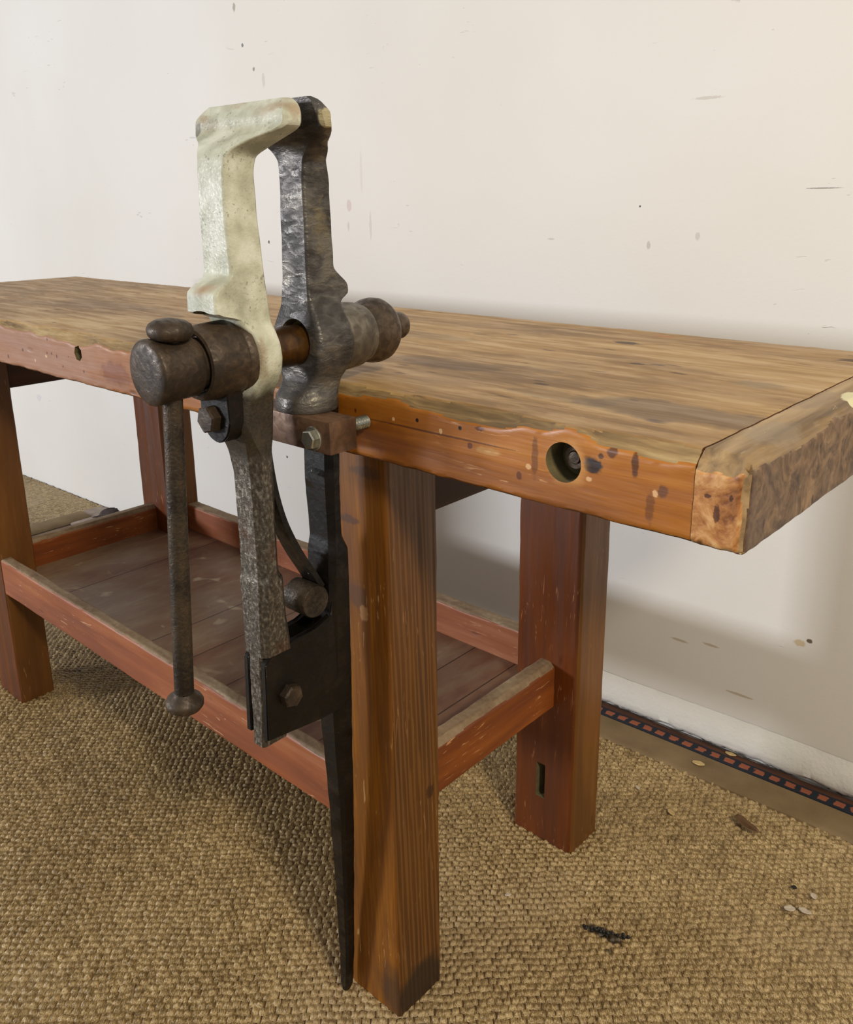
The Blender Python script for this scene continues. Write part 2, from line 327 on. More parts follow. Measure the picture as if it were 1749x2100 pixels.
def worn_box(name, x, y, z, wear, mats, parent, res=.02, eh=.003, edge=.024, seed=0., wob=.0004, smooth=38):
    """box whose edges are knocked back; wear: {(axisA,sideA,axisB,sideB): (base, amp, freq)}; mats: dict face -> slot"""
    R = (x, y, z); cs = [spaced(a, b, res, edge, eh) for a, b in R]
    bm = bmesh.new(); vd = {}
    def V(p):
        k = tuple(round(q, 6) for q in p)
        if k not in vd: vd[k] = bm.verts.new(p)
        return vd[k]
    mlist, order = [], {}
    def slot(m):
        if m not in mlist: mlist.append(m)
        return mlist.index(m)
    for ax in range(3):
        u, w = [i for i in range(3) if i != ax]
        for sd in (0,1):
            m = mats.get((ax, sd), mats['*'])
            for i in range(len(cs[u])-1):
                for j in range(len(cs[w])-1):
                    q = []
                    for (a, b) in ((i,j),(i+1,j),(i+1,j+1),(i,j+1)):
                        p = [0,0,0]; p[ax] = R[ax][sd]; p[u] = float(cs[u][a]); p[w] = float(cs[w][b]); q.append(V(p))
                    f = bm.faces.new(q); f.material_index = slot(m)
    ws = slot(mats['worn']) if 'worn' in mats else None
    pushed = {}
    bm.verts.ensure_lookup_table()
    base = {v: v.co.copy() for v in bm.verts}
    for v in bm.verts:
        p = base[v]; d = Vector((0,0,0)); mx = 0
        for (A, sa, B, sb), (b0, amp, fr) in wear.items():
            da = abs(p[A]-R[A][sa]); db = abs(p[B]-R[B][sb])
            C = 3-A-B
            n = mn.noise(Vector((p[C]*fr+seed, A*3.1+sa, B*5.3+sb+seed))) + .5*mn.noise(Vector((p[C]*fr*3.3, A+sa*2.+seed, B+sb)))
            w = max(.0006, b0 + amp*n)
            if da+db < w:
                t = (w-da-db)/2
                d[A] += t*(1 if sa == 0 else -1); d[B] += t*(1 if sb == 0 else -1); mx = max(mx, t)
        q = p*60
        d += Vector((mn.noise(q), mn.noise(q+Vector((7,0,0))), mn.noise(q+Vector((0,9,0)))))*(wob + min(mx*.35, .0012))
        v.co = p+d
        pushed[v] = mx
    if ws is not None:
        for f in bm.faces:
            if sum(pushed[v] > .0008 for v in f.verts) >= 3: f.material_index = ws
    return from_bm(name, bm, mlist, parent, smooth)
def carve(o, cutters):
    """cut recesses into a mesh, then keep plain mesh data"""
    for c in cutters:
        m = o.modifiers.new('c', 'BOOLEAN'); m.operation = 'DIFFERENCE'; m.solver = 'EXACT'; m.object = c
        m.material_mode = 'TRANSFER' if hasattr(m, 'material_mode') else m.material_mode
    dg = bpy.context.evaluated_depsgraph_get(); me = bpy.data.meshes.new_from_object(o.evaluated_get(dg))
    o.modifiers.clear(); o.data = me
    for c in cutters: bpy.data.objects.remove(c)
def basis(d):
    d = Vector(d).normalized(); a = Vector((1,0,0)) if abs(d.x) < .9 else Vector((0,0,1))
    u = (a - d*a.dot(d)).normalized(); return d, u, d.cross(u)
def lathe(bm, o, d, prof, n=48, mat=0, phase=0.):
    d, u, w = basis(d); o = Vector(o); rings = []
    for (t, r) in prof:
        if r < 1e-6: rings.append([bm.verts.new(o+d*t)])
        else: rings.append([bm.verts.new(o+d*t+(u*math.cos(2*PI*k/n+phase)+w*math.sin(2*PI*k/n+phase))*r) for k in range(n)])
    for a, b in zip(rings, rings[1:]):
        for k in range(n):
            k2 = (k+1) % n
            q = [a[k % len(a)], a[k2 % len(a)], b[k2 % len(b)], b[k % len(b)]]
            q = [v for i, v in enumerate(q) if v not in q[:i]]
            if len(q) > 2: bm.faces.new(q).material_index = mat
    for r, e in ((rings[0],0),(rings[-1],1)):
        if len(r) > 2: bm.faces.new(r).material_index = mat
def cyl_obj(name, o, d, prof, mat, parent=None, n=48, smooth=40):
    bm = bmesh.new(); lathe(bm, o, d, prof, n); return from_bm(name, bm, mat, parent, smooth)
def hexbolt(name, c, d, r, h, mat, parent, washer=None, phase=0.):
    """c: seat of the head, d: outward"""
    bm = bmesh.new(); c = Vector(c); dv = Vector(d).normalized(); t0 = 0
    if washer: lathe(bm, c, dv, [(-.001,washer),(.0012,washer),(.0018,washer*.96),(.0018,r*.7)], 32); t0 = .0018
    lathe(bm, c+dv*t0, dv, [(-.002,r),(h*.8,r),(h,r*.88),(h*1.02,r*.3),(h*1.02,0)], 6, phase=phase)
    return from_bm(name, bm, mat, parent, 25)
def box_bm(bm, x, y, z, bev=.001, seg=2):
    r = bmesh.ops.create_cube(bm, size=1); v = r['verts']
    for q in v: q.co = Vector(((x[0]+x[1])/2+q.co.x*(x[1]-x[0]), (y[0]+y[1])/2+q.co.y*(y[1]-y[0]), (z[0]+z[1])/2+q.co.z*(z[1]-z[0])))
    if bev: bmesh.ops.bevel(bm, geom=list({e for q in v for e in q.link_edges}), offset=bev, segments=seg, affect='EDGES', profile=.6)
def sect(x0, h, yF, yB, c, rnd, shift=0.):
    """cross-section with four cut (rnd 0) or rounded (rnd 1) corners, 5 points each"""
    xl, xr = x0-h, x0+h; c = min(c, h*.98, abs(yB-yF)*.49); P = []
    for (cx, cy, a0) in ((xr-c, yB-c, 0), (xl+c, yB-c, PI/2), (xl+c, yF+c, PI), (xr-c, yF+c, 3*PI/2)):
        for k in range(5):
            t = k/4; a = a0+t*PI/2
            A = Vector((cx+c*math.cos(a), cy+c*math.sin(a)))
            p0 = Vector((cx+c*math.cos(a0), cy+c*math.sin(a0))); p1 = Vector((cx+c*math.cos(a0+PI/2), cy+c*math.sin(a0+PI/2)))
            P.append(A*rnd + (p0.lerp(p1, t))*(1-rnd))
    return P
def loft(name, S_, mats, parent, x0=-.44, step=.0025, sm=3, wob=.0006, smooth=42, bmout=None):
    """S_: (z, h, yF, yB, c, rnd[, x0]) from top to bottom, resampled and softened"""
    A = np.array([[*s[:6], (s[6] if len(s) > 6 else x0)] for s in S_], float); A = A[np.argsort(-A[:,0])]
    zs = np.arange(A[0,0], A[-1,0], -step); zs = np.append(zs, A[-1,0])
    T = np.array([[np.interp(-z, -A[:,0], A[:,k]) for k in range(1,7)] for z in zs])
    for _ in range(sm):
        T[1:-1] = .25*T[:-2]+.5*T[1:-1]+.25*T[2:]
    bm = bmesh.new(); rings = []
    for z, (h, yF, yB, c, rd, xx) in zip(zs, T):
        P = sect(xx, h, yF, yB, c, rd); ring = []
        for p in P:
            q = Vector((p.x*55, p.y*55, z*38)); nn = mn.noise(q)+.5*mn.noise(q*2.6)
            dirv = Vector((p.x-xx, p.y-(yF+yB)/2)).normalized()
            ring.append(bm.verts.new((p.x+dirv.x*nn*wob, p.y+dirv.y*nn*wob, z)))
        rings.append(ring)
    n = len(rings[0])
    for a, b in zip(rings, rings[1:]):
        for k in range(n): bm.faces.new((a[k], a[(k+1) % n], b[(k+1) % n], b[k]))
    bm.faces.new(rings[0]); bm.faces.new(rings[-1])
    return from_bm(name, bm, mats, parent, smooth)

# ------------------------------------------------------------------ setting
YW, WA = .851, .0351
def wy(x): return YW+WA*x
bm = bmesh.new()
for x, y in ((-5,-3.2),(2.2,-3.2),(2.2,1.2),(-5,1.2)): bm.verts.new((x,y,-.006))
bm.faces.new(bm.verts); tag(from_bm('floor', bm, M_floor), kind='structure')
bm = bmesh.new()
xs = np.linspace(-5,2.2,60); zs = np.linspace(-.02,2.6,30); g = []
for z in zs: g.append([bm.verts.new((x, wy(x)+.004*mn.noise(Vector((x*1.3,z*1.3,0))), z)) for x in xs])
for i in range(len(zs)-1):
    for j in range(len(xs)-1): bm.faces.new((g[i][j],g[i][j+1],g[i+1][j+1],g[i+1][j]))
bk = [bm.verts.new((x, wy(x)+.12, z)) for x, z in ((-5,-.02),(2.2,-.02),(2.2,2.6),(-5,2.6))]; bm.faces.new(bk)
tag(from_bm('wall_back', bm, M_wall, None, 60, recalc=False), kind='structure')
# plaster skirting: a low swelling along the foot of the wall
bm = bmesh.new(); xs = np.arange(-1.95, 2.1, .006); g = []
for x in xs:
    f = min(1, (x+1.95)/.25); rag = .006+.006*mn.noise(Vector((x*22,3,0)))+.004*mn.noise(Vector((x*70,1,0)))
    top = .058+.003*mn.noise(Vector((x*5,0,0))); pr = []
    for dy, z in ((-.001,top+.012),(.002,top+.004),(.006,top-.006),(.0095,top-.016),(.0115,top-.03),(.012,.016),(.010,.010+rag*.5),(.006,rag),(.0,rag-.002)):
        pr.append(bm.verts.new((x, wy(x)-.004-dy*f*1.0+.0012*mn.noise(Vector((x*40,z*60,2))), z)))
    g.append(pr)
for a, b in zip(g, g[1:]):
    for k in range(len(a)-1): bm.faces.new((a[k],b[k],b[k+1],a[k+1]))
tag(from_bm('baseboard_back', bm, M_skirt, None, 50, recalc=False), kind='structure')

# patterned rug strip showing between the sisal edge and the wall
bm = bmesh.new()
xs = np.linspace(-2.3,2.1,200); g = []
for x in xs: g.append([bm.verts.new((x, wy(x)-o, z+.0012*mn.noise(Vector((x*14,o*90,0))))) for o, z in ((.0465,-.0055),(.046,-.001),(.044,.0008),(.036,.0018),(.024,.002),(.010,.0015),(.008,-.0055))])
for a, b in zip(g, g[1:]):
    for k in range(len(a)-1): bm.faces.new((a[k],b[k],b[k+1],a[k+1]))
tag(from_bm('patterned_rug', bm, M_rug, None, 50, recalc=False), 'dark blue rug edge with orange squares showing between sisal carpet and wall', 'rug')

# ------------------------------------------------------------------ sisal carpet, woven loops as real relief
def weave_height(X, Y, ang, sx=.0112, sy=.0098, warp=.022, amp=.0062, seed=1):
    ca, sa = math.cos(ang), math.sin(ang)
    X2 = X + warp*np.sin(2.1*Y+1.3*X+.5) ; Y2 = Y + warp*1.3*np.sin(1.9*X-1.1*Y+1.)
    X2 = X2 + .0016*np.sin(31*Y+9*X); Y2 = Y2+.0016*np.sin(27*X-12*Y)
    u = X2*ca+Y2*sa; v = -X2*sa+Y2*ca
    t = v/sy; t = t + .10*np.sin(u/sx*1.9+3*np.sin(u*40)) ; j = np.floor(t).astype(np.int64); dt = t-j
    h1 = lambda a, b, k: (np.abs(np.sin(a*12.9898+b*78.233+k*37.719)*43758.5453) % 1)
    s = u/sx + (.12+.38/(1+np.exp(-(X+.62)*9)))*(j % 2) + .18*h1(j, 0, 5); i = np.floor(s).astype(np.int64); ds = s-i-.5
    r = h1(i, j, 1); r2 = h1(i, j, 2); r3 = h1(i, j, 3)
    dt2 = np.clip(dt+(r2-.5)*.22, 0, 1); ds2 = ds+(r3-.5)*.16
    side = np.sqrt(np.clip(1-(ds2/.5)**2, 0, 1))
    prof = np.where(dt2 < .28, np.sqrt(np.clip(1-((.28-dt2)/.30)**2, 0, 1)), 1-.78*((dt2-.28)/.72)**1.5)
    strand = .12*np.cos((ds2*3.1+dt*1.2)*2*np.pi)*side
    return amp*(.62+.38*r)*(side**.8*prof) + amp*.35*strand - .0066 + .0006*np.sin(5*X)*np.cos(4*Y)
def grid_mesh(name, xs, ys, zfn, clip=None):
    X, Y = np.meshgrid(xs, ys, indexing='xy'); Z = zfn(X, Y)
    nx, ny = len(xs), len(ys); co = np.stack([X, Y, Z], -1).reshape(-1,3).astype(np.float32)
    idx = np.arange(nx*ny).reshape(ny, nx); q = np.stack([idx[:-1,:-1], idx[:-1,1:], idx[1:,1:], idx[1:,:-1]], -1).reshape(-1,4)
    if clip is not None:
        cx = co[q].mean(1); q = q[clip(cx[:,0], cx[:,1])]
    me = bpy.data.meshes.new(name); me.vertices.add(len(co)); me.vertices.foreach_set('co', co.ravel())
    me.loops.add(q.size); me.loops.foreach_set('vertex_index', q.ravel().astype(np.int32)); me.polygons.add(len(q))
    me.polygons.foreach_set('loop_start', np.arange(0, q.size, 4, dtype=np.int32)); me.polygons.foreach_set('loop_total', np.full(len(q), 4, np.int32))
    me.polygons.foreach_set('use_smooth', np.ones(len(q), bool)); me.update(calc_edges=True); return me
carpet = empty('sisal_carpet', (-.9,.2,0), 'large woven golden brown sisal carpet under the workbench', 'carpet')
BY0 = .741; BY1 = .8035                                              # binding band, front and back edge at x=0
def by(x, b): return b + WA*x
xs = np.concatenate([np.arange(-2.38,-1.35,.0026), np.arange(-1.35,.25,.0015), np.arange(.25,1.2,.004)])
ys = np.concatenate([np.arange(-.9,-.42,.004), np.arange(-.42,.745,.0015)])
me = grid_mesh('weave', xs, ys, lambda X, Y: weave_height(X, Y, math.radians(43)), clip=lambda cx, cy: cy < BY0+WA*cx)
wv = finish('weave', me, M_sisal, carpet)
bm = bmesh.new(); g = []
for x in np.arange(-2.385, 1.2, .01):
    w = .0008*mn.noise(Vector((x*9,0,0)))
    g.append([bm.verts.new((x, by(x,b)+w, z)) for b, z in ((BY0-.004,-.005),(BY0-.003,-.0012),(BY0,.0002),(BY0+.006,.0006),(BY1-.006,.0006),(BY1-.001,-.0004),(BY1,-.005))])
for a, b in zip(g, g[1:]):
    for k in range(len(a)-1): bm.faces.new((a[k],b[k],b[k+1],a[k+1]))
from_bm('edge_binding', bm, M_bind, carpet, 50, recalc=False)
# second carpet beyond, seen past the left end of the bench
c2 = empty('sisal_carpet', (-3,.3,0), 'paler far sisal carpet behind the left end of the bench, against the wall', 'carpet')
me = grid_mesh('weave', np.arange(-3.6,-2.50,.004), np.arange(-.6,.79,.004), lambda X, Y: weave_height(X, Y, math.radians(20), .016, .014, amp=.0045), clip=lambda cx, cy: (cy < wy(0)+WA*cx-.004) & (cy > -.6))
finish('weave', me, M_sisal, c2)
bm = bmesh.new(); g = []
for y in np.arange(-.6,.70,.02): g.append([bm.verts.new((x-.02*max(0,(y-.5)), y, z)) for x, z in ((-2.505,.000),(-2.50,.0015),(-2.43,.001),(-2.425,-.005))])
for a, b in zip(g, g[1:]):
    for k in range(3): bm.faces.new((a[k+1],b[k+1],b[k],a[k]))
from_bm('edge_binding', bm, M_bind, c2, 50, recalc=False)
bm = bmesh.new(); v = [bm.verts.new(p) for p in ((-2.42,.60,-.003),(-2.385,.60,-.003),(-2.36,.775,-.003),(-2.50,.755,-.003),(-2.51,.70,-.003))]  # thin slab standing for the pale bare floor between the carpets
bm.faces.new(v); r = bmesh.ops.extrude_face_region(bm, geom=list(bm.faces)); bmesh.ops.translate(bm, verts=[q for q in r['geom'] if isinstance(q, bmesh.types.BMVert)], vec=(0,0,.001))
tag(from_bm('bare_floor_patch', bm, M_bare), 'pale pinkish patch of bare floor between the two carpets, by the left end rail', 'floor_patch')
# crumpled dark strip
bm = bmesh.new(); g = []
for k in range(15):
    t = k/14; x = -2.40-.045*t+.012*math.sin(9*t); y = .685+.105*t
    g.append([bm.verts.new((x+o, y+o*.6, .0+h*(.7+.5*mn.noise(Vector((t*5,o*40,0)))))) for o, h in ((-.018,.0),(-.010,.007),(0,.003),(.010,.010),(.02,.004),(.026,.0))])
for a, b in zip(g, g[1:]):
    for k in range(5): bm.faces.new((a[k],b[k],b[k+1],a[k+1]))
o = from_bm('cloth_scrap', bm, M_strip, None, 60); o.modifiers.new('s','SOLIDIFY').thickness = .0015
tag(o, 'dark crumpled strip of cloth by the wall behind the left end rail', 'cloth')

# small litter on the carpet
def flake(name, x, y, L, W, rot, mat, label, cat, group=None, z=.001, curl=.3, th=.0012):
    bm = bmesh.new(); n, m = 10, 4; g = []
    for i in range(n+1):
        t = i/n; w = W*math.sin(PI*min(1,max(0,.06+t*.90)))**.7*(1+.25*mn.noise(Vector((t*4,x*90,y*70)))); row = []
        for j in range(m+1):
            s = j/m-.5; row.append(bm.verts.new(((t-.5)*L, s*w, curl*(abs(s)*w*.8+(t-.5)**2*L*.6))))
        g.append(row)
    for a, b in zip(g, g[1:]):
        for k in range(m): bm.faces.new((a[k],b[k],b[k+1],a[k+1]))
    o = from_bm(name, bm, mat, None, 60); o.modifiers.new('s','SOLIDIFY').thickness = th
    o.location = (x,y,z); o.rotation_euler = (0,0,rot); return tag(o, label, cat, group)
GR = 'wood shavings and flakes on the carpet'
flake('wood_shaving', -.308,.6055,.017,.010,-.5,M_chip,'small bright yellow wood shaving on the weave between back leg and leaf','wood shaving',GR)
flake('wood_shaving', -.3317,.7592,.022,.013,.2,M_chip,'pale wood shaving lying on the flat taupe carpet binding','wood shaving',GR,z=.0014)
flake('wood_shaving', -.2986,.8225,.020,.010,.1,M_chip,'wood shaving lying on the dark patterned rug edge against the wall','wood shaving',GR,z=.003)
flake('wood_shaving', -.3813,.6264,.012,.005,-.6,M_chipw,'tiny whitish shaving just right of the back right bench leg','wood shaving',GR)
flake('paint_flake', -.0835,.5275,.016,.012,.7,M_chipw,'left one of two pale ragged flakes lying together at far right of carpet','flake',GR,curl=.6)
flake('paint_flake', -.0656,.5373,.018,.010,.1,M_chipw,'right one of two pale ragged flakes lying together at far right of carpet','flake',GR,curl=.6)
flake('paint_flake', -.0663,.5757,.012,.008,-.8,M_chipw,'small whitish flake a little behind the pair of ragged flakes','flake',GR)
flake('paint_flake', -.4049,.2789,.010,.006,.9,M_chipw,'single white flake on the carpet beside the near bench leg','flake',GR)
flake('dry_leaf', -.1987,.6517,.046,.018,-.35,M_leaf,'dry brown curled leaf on the sisal carpet near the wall','leaf',curl=.9,z=.003)
flake('lint_ball', -.0939,.5739,.008,.007,.3,M_crumb,'tiny dark lint speck beside the whitish flake at right','lint',curl=.3)
bm = bmesh.new()
for k in range(34):
    a = random.random()*2*PI; r = random.random()**.6; q = Vector((-.262+.030*r*math.cos(a)+.006*math.sin(a), .316+.009*r*math.sin(a)+.018*r*math.cos(a)*.6, .0005))
    rr = bmesh.ops.create_icosphere(bm, subdivisions=1, radius=.0012+random.random()*.0022, matrix=Matrix.Translation(q))
    for vv in rr['verts']: vv.co += Vector((mn.noise(vv.co*900), mn.noise(vv.co*800), mn.noise(vv.co*700)))*.0008
tag(from_bm('black_grit', bm, M_crumb), 'smudge of black grit crumbs trodden into the carpet in front', 'grit', kind='stuff')

# ------------------------------------------------------------------ workbench
H, T, L, W, J = .82, .0724, 2.0076, .5169, .0405
bench = empty('workbench', (-1.0,.26,0), 'long old wooden workbench with thick worn top, four square legs and low shelf', 'workbench')
X0, X1 = 0, 1
top = worn_box('tabletop', (-L,-J-.0003), (0,W), (H-T,H),
    {(1,0,2,1):(.0115,.010,11.), (1,0,2,0):(.003,.003,14.), (1,1,2,1):(.004,.003,8.), (0,0,2,1):(.004,.003,8.), (0,1,2,1):(.0006,.0004,20.)},
    {'*':M_under,(2,1):M_top,(1,0):M_front,(1,1):M_front,(0,0):M_front,'worn':M_worn}, bench, res=.006, eh=.003, edge=.024, seed=2.3)
def cutter(fn):
    bm = bmesh.new(); fn(bm); o = from_bm('cutter', bm, [M_hole]); return o
M_hole = plain('dusty_hole_wall', (112,100,66), .8)
carve(top, [cutter(lambda b: lathe(b, (-.1547,-.02,.789), (0,1,0), [(0,.0172),(.046,.0172)], 40)),
            cutter(lambda b: lathe(b, (-.9841,-.02,.7927), (0,1,0), [(0,.0125),(.05,.010)], 7, phase=.4))])
cyl_obj('bolt_nut', (-.1525,.0245,.7905), (0,-1,0), [(0,.0105),(.008,.0105),(.010,.0098),(.010,.0062),(.0085,.0062),(.0085,.0056),(.0115,.0050),(.012,0)], M_hub, bench)
cyl_obj('bolt_nut', (-.980,.028,.789), (0,-1,0), [(0,.006),(.008,.006),(.009,0)], M_nut, bench)
endb = worn_box('end_board', (-J+.0003,0), (-.0006,W+.0004), (H-T,H-.0004),
    {(1,0,2,1):(.012,.009,30.), (0,1,2,1):(.009,.007,13.), (0,1,1,0):(.006,.003,20.), (1,0,2,0):(.003,.003,40.), (0,1,2,0):(.0015,.001,20.), (0,0,2,1):(.0006,.0006,30.)},
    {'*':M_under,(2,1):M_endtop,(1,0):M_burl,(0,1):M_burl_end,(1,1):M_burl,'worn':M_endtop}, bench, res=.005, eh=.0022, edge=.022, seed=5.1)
lw = lambda a=.003: {(0,1,1,0):(a,.0015,9.), (0,0,1,0):(a,.002,7.), (0,1,1,1):(.002,.001,9.), (0,0,1,1):(.002,.001,9.)}
ZT = H-T-.0006
def leg(x, y, mats, seed, a=.003):
    return worn_box('leg', x, y, (-.0035, ZT), lw(a), mats, bench, res=.02, eh=.0022, edge=.009, seed=seed)
LX1, LX2 = -.4969, -.3886
leg((LX1,LX2), (.0279,.1074), {'*':M_legF,(0,1):M_legS}, 1., .0035)
rl = leg((LX1,-.3841), (.4151,.4911), {'*':M_legB,(0,1):M_legBs}, 2., .006)
carve(rl, [cutter(lambda b: box_bm(b, (-.4525,-.4362), (.40,.462), (.074,.136), .002, 2))])
leg((-1.5889,-1.4802), (.0279,.0967), {'*':M_legB,(0,1):M_legBs}, 3.)
leg((-1.5889,-1.4802), (.4098,.4911), {'*':M_legB,(0,1):M_legBs}, 4.)
RT, RH = .3212, .0743
rw = {(1,0,2,1):(.003,.002,12.), (1,1,2,1):(.003,.002,12.), (1,0,2,0):(.001,.001,12.)}
rwY = {(0,0,2,1):(.004,.001,12.), (0,1,2,1):(.008,.002,12.), (0,1,2,0):(.001,.001,12.)}
worn_box('rail', (-1.4802,LX1), (.0292,.0515), (RT-RH,RT), rw, {'*':M_rail,(2,1):M_dustX,'worn':M_dustX}, bench, res=.014, eh=.0022, edge=.009, seed=1.)
worn_box('rail', (-1.4802,LX1), (.4609,.4911), (RT-RH,RT), rw, {'*':M_rail,(2,1):M_dustX,'worn':M_dustX}, bench, res=.014, eh=.0022, edge=.009, seed=2.)
worn_box('rail', (-.4532,-.4245), (.1074,.4151), (RT-RH,RT), rwY, {'*':M_railY,(2,1):M_dustY,'worn':M_dustY}, bench, res=.014, eh=.0022, edge=.011, seed=3.)
worn_box('rail', (-1.563,-1.5345), (.0967,.4098), (RT-RH,RT), rwY, {'*':M_railY,(2,1):M_dustY,'worn':M_dustY}, bench, res=.014, eh=.0022, edge=.011, seed=4.)
bm = bmesh.new(); bx = [-1.534,-1.4755]
for (a, b, y0, y1) in ((-1.5341,-1.4805,.098,.4095), (-1.4798,-.4973,.0520,.4605), (-.4967,-.4536,.1078,.4147)):
    box_bm(bm, (a,b), (y0,y1), (.2446,.2608), .0004, 1)
from_bm('shelf', bm, M_shelf, bench, 30)
for (x0, x1, ya, yb_, zb) in ((-.470,-.398,.1078,.4147,.6577), (-1.56,-1.490,.0971,.4094,.6577)):
    bm = bmesh.new(); box_bm(bm, (x0,x1), (ya,yb_), (zb,ZT), .001); from_bm('bearer', bm, M_bearer, bench, 30)

# ------------------------------------------------------------------ leg vise
vise = empty('leg_vise', (-.44,-.03,0), "blacksmith's iron leg vise with cream painted front jaw, bolted to the bench front", 'vise')
VX = -.44
FJ = [(1.0835,.055,-.0860,-.0745,.003,.3),(1.080,.0625,-.0880,-.0738,.004,0),(1.0725,.067,-.0945,-.0745,.004,0),(1.0613,.067,-.0955,-.0750,.004,0),(1.0575,.060,-.1000,-.0755,.004,.3),
      (1.0493,.036,-.1140,-.0780,.004,.4),(1.044,.027,-.1215,-.0835,.0026,.4),(1.038,.0212,-.1256,-.0915,.0026,.4),(1.025,.0202,-.1276,-.0935,.0026,.4),(.99,.0198,-.1286,-.0930,.0026,.4),
      (.942,.0214,-.1276,-.0905,.0026,.4),(.936,.0218,-.1285,-.0903,.0026,.4),(.930,.0222,-.1370,-.0902,.0026,.4),(.924,.0225,-.1470,-.0892,.003,.5),(.905,.0232,-.1475,-.0882,.003,.5),
      (.9035,.0232,-.1470,-.0882,.003,.5),(.902,.0236,-.1275,-.0882,.003,.5),(.893,.026,-.1220,-.0880,.004,.6),(.886,.031,-.1160,-.0872,.005,.8),(.876,.0365,-.1145,-.0866,.006,.9),(.862,.0385,-.1140,-.0864,.006,.9),
      (.849,.0365,-.1145,-.0866,.006,.9),(.838,.031,-.1190,-.0872,.006,.8),(.828,.0258,-.1250,-.0885,.006,.5),(.80,.0242,-.1275,-.0900,.005,.3),(.787,.0245,-.1240,-.0908,.006,.1),
      (.772,.0240,-.1195,-.0905,.009,0),(.749,.0222,-.1165,-.0895,.009,0),(.70,.0218,-.1158,-.0900,.009,0),(.643,.0210,-.1160,-.0905,.008,0),(.638,.0216,-.1172,-.0865,.007,0),(.59,.0198,-.1180,-.0840,.007,0),(.557,.0185,-.1185,-.0795,.006,0)]
fj = loft('front_jaw', FJ, M_jaw, vise, sm=1, wob=.0004, smooth=27)
carve(fj, [cutter(lambda b: lathe(b, (VX,-.16,.8625), (0,1,0), [(0,.0452),(.030,.0452)], 48))])
loft('front_jaw_tang', [(.5565,.0100,-.1176,-.086,.002,0),(.50,.0098,-.1190,-.086,.002,0),(.452,.0096,-.1210,-.088,.003,0)], M_jaw, fj, sm=0)
RJ = [(1.0865,.055,-.0590,-.0530,.003,.3),(1.084,.062,-.0594,-.0500,.004,.3),(1.0742,.068,-.0600,-.0422,.004,0),(1.061,.068,-.0560,-.0415,.004,0),(1.057,.060,-.0500,-.0330,.005,.3),(1.0522,.038,-.0410,-.0200,.005,.4),
      (1.045,.027,-.0380,-.0110,.0026,.4),(1.037,.0195,-.0374,-.0076,.0026,.4),(1.018,.0183,-.0381,-.0043,.0026,.4),(.977,.0192,-.0385,-.0043,.0026,.4),(.936,.0197,-.0395,-.0034,.0026,.4),(.931,.0199,-.0397,.0020,.0026,.4),
      (.9205,.0203,-.0400,.0135,.0022,.3),(.9105,.0209,-.0403,.0132,.0022,.3),(.9090,.0215,-.0404,.0090,.0022,.4),(.9070,.0220,-.0404,.0030,.003,.4),(.904,.0235,-.0410,.0015,.005,.6),(.895,.028,-.0420,.0025,.006,.7),(.880,.0355,-.0430,.0030,.006,.8),
      (.864,.0385,-.0430,.0035,.006,.8),(.848,.0355,-.0430,.0030,.006,.8),(.836,.0295,-.0430,.0010,.008,.9),(.828,.0262,-.0450,-.0015,.012,1),(.820,.0270,-.0520,-.0015,.018,1),(.813,.0315,-.0605,-.0012,.0285,1),(.801,.0318,-.0615,-.0010,.0290,1),(.7985,.0300,-.0600,-.0020,.028,1)]
rj = loft('fixed_jaw', RJ, M_fix, vise, sm=1, wob=.0006, smooth=27)
M_hole2 = M_black
carve(rj, [cutter(lambda b: lathe(b, (VX,-.06,.867), (0,1,0), [(0,.0228),(.03,.0228)], 48))])
# post (long fixed leg) from under the block down to the carpet
PL = [(.7975,.022,-.0240,-.0030,.006,0,VX),(.72,.0225,-.0265,-.0055,.007,0,VX),(.657,.0205,-.0245,-.0050,.006,0,VX),(.640,.0225,-.0270,.0010,.006,0,VX),(.60,.022,-.0280,.0020,.006,0,VX),(.452,.0165,-.0262,.0030,.005,0,VX),
      (.395,.0150,-.0225,.0035,.005,0,-.4415),(.3165,.0135,-.0165,.0060,.004,0,-.4445),(.205,.0110,-.0080,.0110,.004,0,-.4525),(.067,.0085,.0030,.0180,.003,0,-.4650),(.010,.0075,.0060,.0195,.003,0,-.4705),(-.0035,.0040,.0080,.0170,.002,0,-.472)]
loft('post', PL, M_black, vise, sm=1)
# yoke plates
def yoke(xa, xb):
    prof = [(-.1210,.4640),(-.1180,.5500),(-.1120,.5555),(-.0960,.5600),(-.0809,.5628),(-.0500,.5640),(-.0263,.5715),(-.0263,.60),(-.012,.61),(-.004,.60),(-.004,.46),(-.0250,.4540),(-.0506,.4557)]
    bm = bmesh.new(); A = [bm.verts.new((xa,y,z)) for y, z in prof]; B = [bm.verts.new((xb,y,z)) for y, z in prof]; n = len(prof)
    bm.faces.new(A); bm.faces.new(B)
    for k in range(n): bm.faces.new((A[k],A[(k+1)%n],B[(k+1)%n],B[k]))
    bmesh.ops.bevel(bm, geom=list(bm.edges), offset=.0009, segments=2, affect='EDGES')
    return from_bm('yoke_plate', bm, M_black, vise, 35)
yr = yoke(VX+.0106, VX+.0178); yoke(VX-.0178, VX-.0106)
hexbolt('bolt', (VX+.0178,-.0905,.5060), (1,0,0), .0125, .010, M_hub, yr, phase=.2)
cyl_obj('spring_roller', (VX-.016,-.0480,.5955), (1,0,0), [(0,.0160),(.0015,.0178),(.033,.0178),(.0345,.0168),(.0342,.012),(.0335,0)], M_hand, vise)
